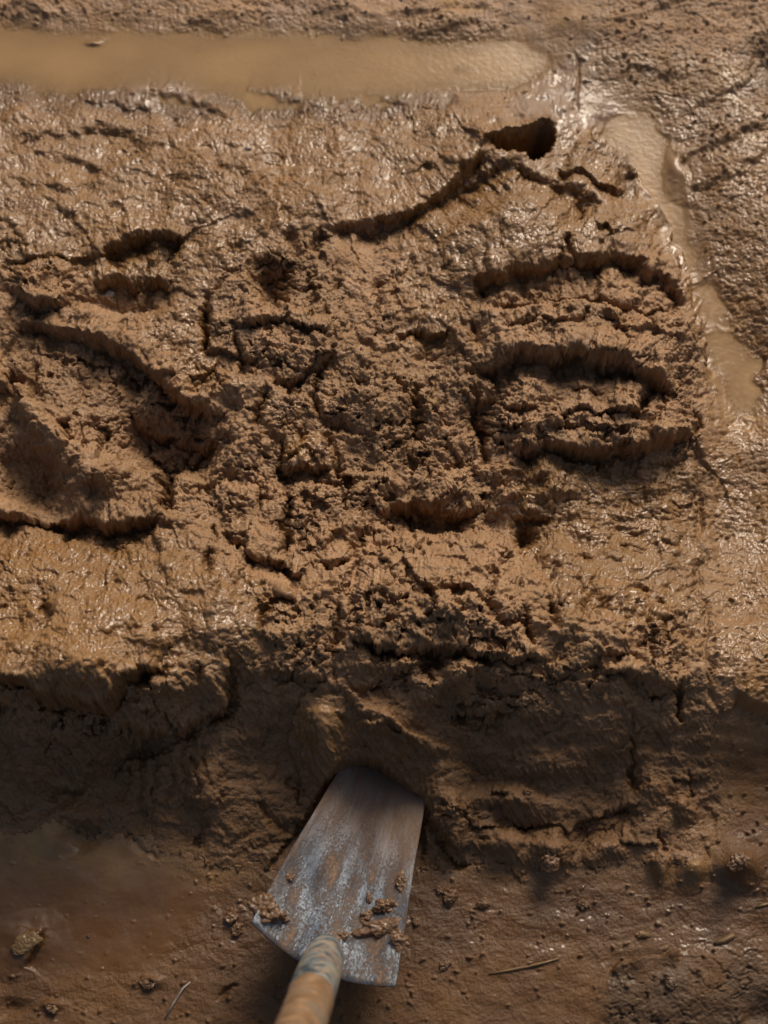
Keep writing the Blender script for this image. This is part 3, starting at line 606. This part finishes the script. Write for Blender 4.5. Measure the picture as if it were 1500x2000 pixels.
# ---------------------------------------------------------------- shovel
def metal_mat():
    m, t, b = newmat('worn_steel')
    tc = N(t, 'ShaderNodeTexCoord').outputs['UV']
    mp = N(t, 'ShaderNodeMapping', {'Vector': tc, 'Scale': (60, 7, 1)}).outputs[0]
    mp2 = N(t, 'ShaderNodeMapping', {'Vector': tc, 'Scale': (9, 6, 1)}).outputs[0]
    sx = N(t, 'ShaderNodeSeparateXYZ', {'Vector': tc}); V = sx.outputs[1]
    n1 = noise(t, mp, 1, 6, .75, .2); n2 = noise(t, mp2, 13, 10, .8, .3); n3 = noise(t, mp2, .45, 2)
    steel = mix(t, ramp(t, n1, [(.3, 0), (.7, 1)]), (.20, .235, .27), (.42, .46, .51))
    steel = mix(t, ramp(t, n3, [(.46, 0), (.62, .85)]), steel, (.11, .14, .19))
    mudc = mix(t, noise(t, mp2, 12, 3), (.19, .10, .042), (.30, .18, .095))
    mp4 = N(t, 'ShaderNodeMapping', {'Vector': tc, 'Scale': (34, 5, 1)}).outputs[0]
    streak = noise(t, mp4, 1, 6, .7, .2)
    patch = noise(t, mp2, .7, 3)
    film = mth(t, 'ADD', mth(t, 'MULTIPLY', n2, 1.0), mth(t, 'ADD', mth(t, 'MULTIPLY', mth(t, 'SUBTRACT', streak, .5), .2), mth(t, 'MULTIPLY', mth(t, 'SUBTRACT', patch, .5), .5)))
    f = ramp(t, film, [(.475, 0), (.56, .9)])
    tip = ramp(t, V, [(.34, 0), (.60, .85)])
    tipf = mth(t, 'MULTIPLY', tip, ramp(t, streak, [(.30, .6), (.6, 1)]))
    ff = mth(t, 'MAXIMUM', f, tipf)
    c = mix(t, ff, steel, mudc)
    t.links.new(c, b.inputs['Base Color'])
    t.links.new(mth(t, 'SUBTRACT', .85, mth(t, 'MULTIPLY', ff, .75)), b.inputs['Metallic'])
    t.links.new(mth(t, 'ADD', .34, mth(t, 'MULTIPLY', ff, .25)), b.inputs['Roughness'])
    mp3 = N(t, 'ShaderNodeMapping', {'Vector': tc, 'Scale': (120, 45, 1)}).outputs[0]
    h = mth(t, 'ADD', mth(t, 'MULTIPLY', ff, .8), mth(t, 'MULTIPLY', noise(t, mp3, 1.2, 4, .7), 1.2))
    bp = N(t, 'ShaderNodeBump', {'Height': h, 'Distance': .0012, 'Strength': .9}); t.links.new(bp.outputs[0], b.inputs['Normal'])
    return m
def paint_mat(name, stops, scale=22, rough=.5):
    m, t, b = newmat(name); co = N(t, 'ShaderNodeTexCoord').outputs['Object']
    c = ramp(t, noise(t, co, scale, 5, .65, .6), stops)
    c = mix(t, ramp(t, noise(t, co, 90, 4), [(.5, 0), (.62, .7)]), c, (.34, .21, .12))
    t.links.new(c, b.inputs['Base Color']); b.inputs['Roughness'].default_value = rough
    bp = N(t, 'ShaderNodeBump', {'Height': noise(t, co, 260, 4), 'Distance': .001, 'Strength': .5}); t.links.new(bp.outputs[0], b.inputs['Normal'])
    return m
M_STEEL = metal_mat()
M_SOCK = paint_mat('socket_steel', [(.42, (.035, .055, .075)), (.5, (.12, .15, .16)), (.6, (.27, .25, .20))], 34, .4)
M_WOOD = paint_mat('muddy_wood', [(.35, (.09, .06, .04)), (.48, (.20, .115, .055)), (.62, (.19, .15, .105))], 20, .6)

sh_root = empty('shovel', P(640, 1840, .0)); tag(sh_root, 'worn steel shovel with clay smeared blade pushed into the foot of the heap', 'shovel')
RI = Matrix.Translation(sh_root.location).inverted()
# blade: left and right edge of each station from the rear edge to the tip
stn = [(0.0, (492, 1800), .092, (772, 1926), .080), (.33, (545, 1702), .074, (790, 1812), .064), (.66, (606, 1600), .060, (808, 1690), .052), (1.0, (664, 1500), .040, (830, 1566), .036), (1.35, (712, 1410), .022, (834, 1470), .020)]
NS, NT = 41, 61
def station(t):
    for a, b in zip(stn, stn[1:]):
        if t <= b[0] or b is stn[-1]:
            k = (t - a[0]) / (b[0] - a[0])
            return (P(*a[1], a[2]).lerp(P(*b[1], b[2]), k), P(*a[3], a[4]).lerp(P(*b[3], b[4]), k))
verts = []; uvs = []
for j in range(NT):
    t = 1.35 * j / (NT - 1)
    l, r = station(t)
    for i in range(NS):
        s = i / (NS - 1); u = 2 * s - 1
        p = l.lerp(r, s)
        dish = (1 - u * u)
        tip = max(0, t - 1.1) / .25
        p = p + Vector((0, 0, -.023 * dish * (1 - .3 * t)))
        back = (l - station(min(1.35, t + .05))[0]).normalized()
        rear = math.exp(-t / .10)
        p += back * (.016 * rear * dish)                     # rear edge bows towards the socket
        # raised throat over which the socket runs
        p.z += .011 * math.exp(-((u - .08) / .14) ** 2) * math.exp(-(t / .20) ** 2)
        p.z += .0016 * math.sin(t * 9) * math.cos(u * 3)
        verts.append(RI @ p); uvs.append((s, t / 1.35))
me = bpy.data.meshes.new('blade'); faces = [(j * NS + i, j * NS + i + 1, (j + 1) * NS + i + 1, (j + 1) * NS + i) for j in range(NT - 1) for i in range(NS - 1)]
me.from_pydata([tuple(v) for v in verts], [], faces); uvl = me.uv_layers.new(name='UVMap')
for lp in me.loops: uvl.data[lp.index].uv = uvs[lp.vertex_index]
me.shade_smooth()
blade = link('blade', me, M_STEEL, sh_root)
md = blade.modifiers.new('thick', 'SOLIDIFY'); md.thickness = .0022; md.offset = -1
def tube(name, path, mat, parent, seg=28, cap=True, wob=0):
    bm = bmesh.new(); rings = []
    pts = [Vector(p[0]) for p in path]
    for k, (c, r) in enumerate(path):
        c = Vector(c); d = (pts[min(k + 1, len(pts) - 1)] - pts[max(k - 1, 0)]).normalized()
        a = d.cross(Vector((1, 0, 0))).normalized(); b2 = d.cross(a)
        ring = []
        for i in range(seg):
            th = 2 * math.pi * i / seg; rr = r * (1 + wob * math.sin(3 * th + k * .7) + wob * math.sin(5 * th - k))
            ring.append(bm.verts.new(RI @ (c + a * math.cos(th) * rr + b2 * math.sin(th) * rr)))
        rings.append(ring)
    for a, b in zip(rings, rings[1:]):
        for i in range(seg): bm.faces.new((a[i], a[(i + 1) % seg], b[(i + 1) % seg], b[i]))
    if cap: bm.faces.new(rings[0][::-1]); bm.faces.new(rings[-1])
    bmesh.ops.recalc_face_normals(bm, faces=bm.faces)
    me = bpy.data.meshes.new(name); bm.to_mesh(me); bm.free(); me.shade_smooth()
    return link(name, me, mat, parent)
# socket and handle rise toward the digger
H0 = P(640, 1850, .090); H1 = P(586, 2010, .35)
ax_d = (H1 - H0).normalized()
def hp(k): return H0 + (H1 - H0) * k
H0 = P(636, 1862, .090); sock = [(hp(-.06) + Vector((0, .004, -.006)), .004), (hp(-.035), .014), (hp(.0), .0175), (hp(.06), .0198), (hp(.15), .0206), (hp(.4), .0211), (hp(.60), .0211), (hp(.62), .0202)]
socket = tube('socket', sock, M_SOCK, sh_root, wob=.006)
hand = [(hp(.58), .0200), (hp(.66), .0205), (hp(.75), .0204), (hp(1.0), .0203), (hp(1.6), .0212), (hp(2.6), .0205), (hp(3.2), .0205)]
handle = tube('handle', hand, M_WOOD, sh_root, wob=.008)

# ---------------------------------------------------------------- loose clods, stones, straws
from mathutils import noise as MN
def clod_mat(name, c1, c2, rough=.45):
    m, t, b = newmat(name); co = N(t, 'ShaderNodeNewGeometry').outputs['Position']
    c = mix(t, ramp(t, noise(t, co, 90, 4), [(.35, 0), (.65, 1)]), c1, c2); t.links.new(c, b.inputs['Base Color']); b.inputs['Roughness'].default_value = rough
    b.inputs['Coat Weight'].default_value = .4; b.inputs['Coat Roughness'].default_value = .15
    bp = N(t, 'ShaderNodeBump', {'Height': noise(t, co, 700, 3), 'Distance': .0012, 'Strength': .8}); t.links.new(bp.outputs[0], b.inputs['Normal']); return m
M_CLOD = clod_mat('clod_mud', (.105, .05, .018), (.16, .08, .03)); M_OCHRE = clod_mat('ochre_stone', (.14, .075, .022), (.20, .12, .04), .6)
M_GREY = clod_mat('grey_stone', (.22, .17, .14), (.36, .30, .26), .5); M_STRAW = clod_mat('straw', (.14, .08, .03), (.20, .125, .05), .6); M_DK = clod_mat('dark_clod', (.08, .045, .02), (.13, .075, .035))
def ground_z(px, py):
    """height of the finished surface under a photo pixel"""
    z = 0.02
    for _ in range(6):
        x, y, _z = at(px, py, z); a = surface(np.array([[float(x)]]), np.array([[float(y)]]))
        z = float(a[0][0, 0]) / 1000
    return z
def clod(name, px, py, wpx, hpx, seed, mat, label, cat, group=None, z=None, rot=0, flat=.6, rough=.34, sub=5, sink=.25):
    if z is None: wpx, hpx, sink = wpx * .8, hpx * .8, sink + .08
    zz = ground_z(px, py) if z is None else z
    c = P(px, py, zz); sc = .00056
    rx, ry, rz = wpx * sc / 2, hpx * sc / 2, min(wpx, hpx) * sc / 2 * flat * .8
    bm = bmesh.new(); bmesh.ops.create_icosphere(bm, subdivisions=sub, radius=1)
    sv = Vector((seed * 3.1, seed * 1.7, 0)); am = min(rx, ry)
    for v in bm.verts:
        d = v.co.normalized(); p = Vector((d.x * rx, d.y * ry, d.z * rz)); L = am * .9
        p *= 1 + .55 * MN.noise(p / am * .9 + sv)
        p += d * (L * rough * (.8 * abs(MN.noise(p / am * 1.6 + sv)) + .12 * MN.noise(p / am * 3.9 + sv)) + .0006 * MN.noise(p * 420 + sv) + .0005 * MN.noise(p * 900 + sv))
        v.co = p
    me = bpy.data.meshes.new(name); bm.to_mesh(me); bm.free(); me.shade_smooth()
    o = link(name, me, mat); o.location = c + Vector((0, 0, rz * (1 - 2 * sink))); o.rotation_euler = (0, 0, math.radians(rot))
    return tag(o, label, cat, group)
def bz(px, py):     # height of the blade skin under a photo pixel
    from mathutils.bvhtree import BVHTree
    global _bv
    if '_bv' not in globals():
        _bv = BVHTree.FromPolygons(verts, faces)
    o = cam.location - sh_root.location; d = (P(px, py, 0) - cam.location).normalized()
    h = _bv.ray_cast(o, d)[0]
    return (h + sh_root.location).z if h else .08
G1 = 'mud clods stuck to the shovel blade'
for a in ((752, 1812, 96, 26, 1, 'long crumbly clod lying across the right side of the blade', 8, .5), (752, 1770, 44, 22, 2, 'lumpy brown clod on the blade above the long crumbly clod', 10, .8),
          (715, 1792, 28, 18, 3, 'small clod touching the left end of the long clod', 40, .6), (522, 1778, 64, 36, 4, 'wide clod of mud on the left corner of the blade', -30, .5),
          (566, 1714, 16, 12, 5, 'pea sized clod high on the left half of the blade', 0, .8), (557, 1798, 16, 11, 6, 'tiny clod near the left rear corner of the blade', 0, .7),
          (668, 1828, 24, 16, 7, 'flat clod right beside the top of the socket', 0, .4), (722, 1755, 11, 16, 8, 'tiny clod left of and above the lumpy brown clod', 0, .6),
          (785, 1728, 18, 44, 9, 'thin smear of mud high on the right edge of the blade', 15, .3), (782, 1840, 26, 40, 10, 'mud patch on the right edge of the blade below the long clod', 10, .35)):
    clod('mud_clod', a[0], a[1], a[2], a[3], a[4], M_CLOD, a[5], 'mud clod', G1, z=bz(a[0], a[1]), rot=a[6], flat=a[7], rough=.8, sink=.35)
G2 = 'loose mud clods on the clay ground'
for a in ((452, 1790, 36, 26, 11, 'dark clod on the ground just left of the shovel blade', .8), (462, 1815, 34, 22, 12, 'curved clod at the tip of the blade shadow', .8), (878, 1752, 38, 34, 13, 'round clod right of the blade, biggest loose one there', .9),
          (858, 1738, 20, 16, 14, 'small clod touching the biggest round clod right of the blade', .9), (944, 1766, 26, 24, 15, 'knobbly clod to the right of the biggest round clod', .9), (868, 1886, 28, 18, 16, 'twisted crumb low on the ground right of the blade corner', .9),
          (1140, 1768, 22, 26, 17, 'pointed dark clod at the edge of the heap shadow', 1.0), (812, 1800, 20, 16, 18, 'crumb tucked against the right edge of the blade', .8), (1075, 1680, 44, 44, 19, 'round crumbly clod leaning against the foot of the heap', .8),
          (1190, 1588, 30, 26, 20, 'little crumbly clod stuck high on the right side of the shaded slope', 1.0), (1030, 1548, 18, 16, 21, 'small knob of mud in the middle of the shaded slope', 1.0), (1310, 1920, 30, 22, 22, 'dark clod on the dark crumbly soil', .8),
          (100, 1968, 30, 20, 23, 'lone clod near the bottom left corner', .8), (288, 1922, 36, 20, 24, 'flat clod on bare clay left of the handle', .5), (1440, 1686, 44, 38, 25, 'rough clod near the right edge of the shaded ground', .8)):
    clod('mud_clod', a[0], a[1], a[2], a[3], a[4], M_CLOD if a[4] != 22 else M_DK, a[5], 'mud clod', G2, flat=a[6], rough=.7, sink=.3, rot=a[4] * 37)
clod('stone', 50, 1842, 74, 40, 31, M_OCHRE, 'flat yellow ochre stone half bedded in the clay at lower left', 'stone', flat=.35, rot=35, rough=.25, sink=.46)
clod('stone', 1256, 1826, 34, 15, 32, M_OCHRE, 'small yellowish stone above the dark crumbly soil', 'stone', flat=.8, rot=-4, rough=.25)
clod('pebble', 484, 291, 20, 14, 33, M_GREY, 'grey pebble in the smooth upper sheet of the heap', 'pebble', flat=.8, rough=.15, sub=4)
clod('pebble', 215, 577, 28, 20, 34, M_GREY, 'pale angular pebble in the hollow left of the heap', 'pebble', flat=.9, rough=.3, sub=3, sink=.1)
clod('pebble', 172, 1829, 10, 8, 35, M_DK, 'tiny dark pebble on smooth clay left of the blade', 'pebble', flat=.9, rough=.15, sub=3, sink=.1)
def sliver(name, pts, wpx, mat, label, cat, lift=.001):
    """a thin flat splinter following the ground"""
    bm = bmesh.new(); rows = []
    W = [P(x, y, ground_z(x, y) + lift) for x, y in pts]
    for k, p in enumerate(W):
        d = (W[min(k + 1, len(W) - 1)] - W[max(k - 1, 0)]).normalized(); sd2 = Vector((-d.y, d.x, 0)); wd = wpx * .00056 / 2 * math.sin(math.pi * (k + .6) / (len(W) + .2)) ** .5
        rows.append([bm.verts.new(p + sd2 * wd), bm.verts.new(p + Vector((0, 0, wd * .8))), bm.verts.new(p - sd2 * wd), bm.verts.new(p - Vector((0, 0, wd * .6)))])
    for a, b in zip(rows, rows[1:]):
        for i in range(4): bm.faces.new((a[i], a[(i + 1) % 4], b[(i + 1) % 4], b[i]))
    bm.faces.new(rows[0]); bm.faces.new(rows[-1][::-1]); bmesh.ops.recalc_face_normals(bm, faces=bm.faces)
    me = bpy.data.meshes.new(name); bm.to_mesh(me); bm.free(); me.shade_smooth()
    return tag(link(name, me, mat), label, cat)
sliver('straw', [(955, 1902), (990, 1896), (1030, 1888), (1065, 1880), (1092, 1872)], 6, M_STRAW, 'long pale straw pressed into the wet clay right of the blade', 'straw')
sliver('wood_splinter', [(1396, 1842), (1412, 1838), (1428, 1830), (1434, 1826)], 13, M_STRAW, 'short pale wood splinter above the dark crumbly soil', 'splinter')
sliver('wood_splinter', [(1476, 1772), (1490, 1768), (1512, 1762)], 6, M_STRAW, 'thin splinter at the right edge of the shaded ground', 'splinter')
sliver('twig', [(322, 1990), (340, 1958), (358, 1930), (372, 1918)], 5, M_GREY, 'thin grey twig on the clay left of the handle', 'twig')
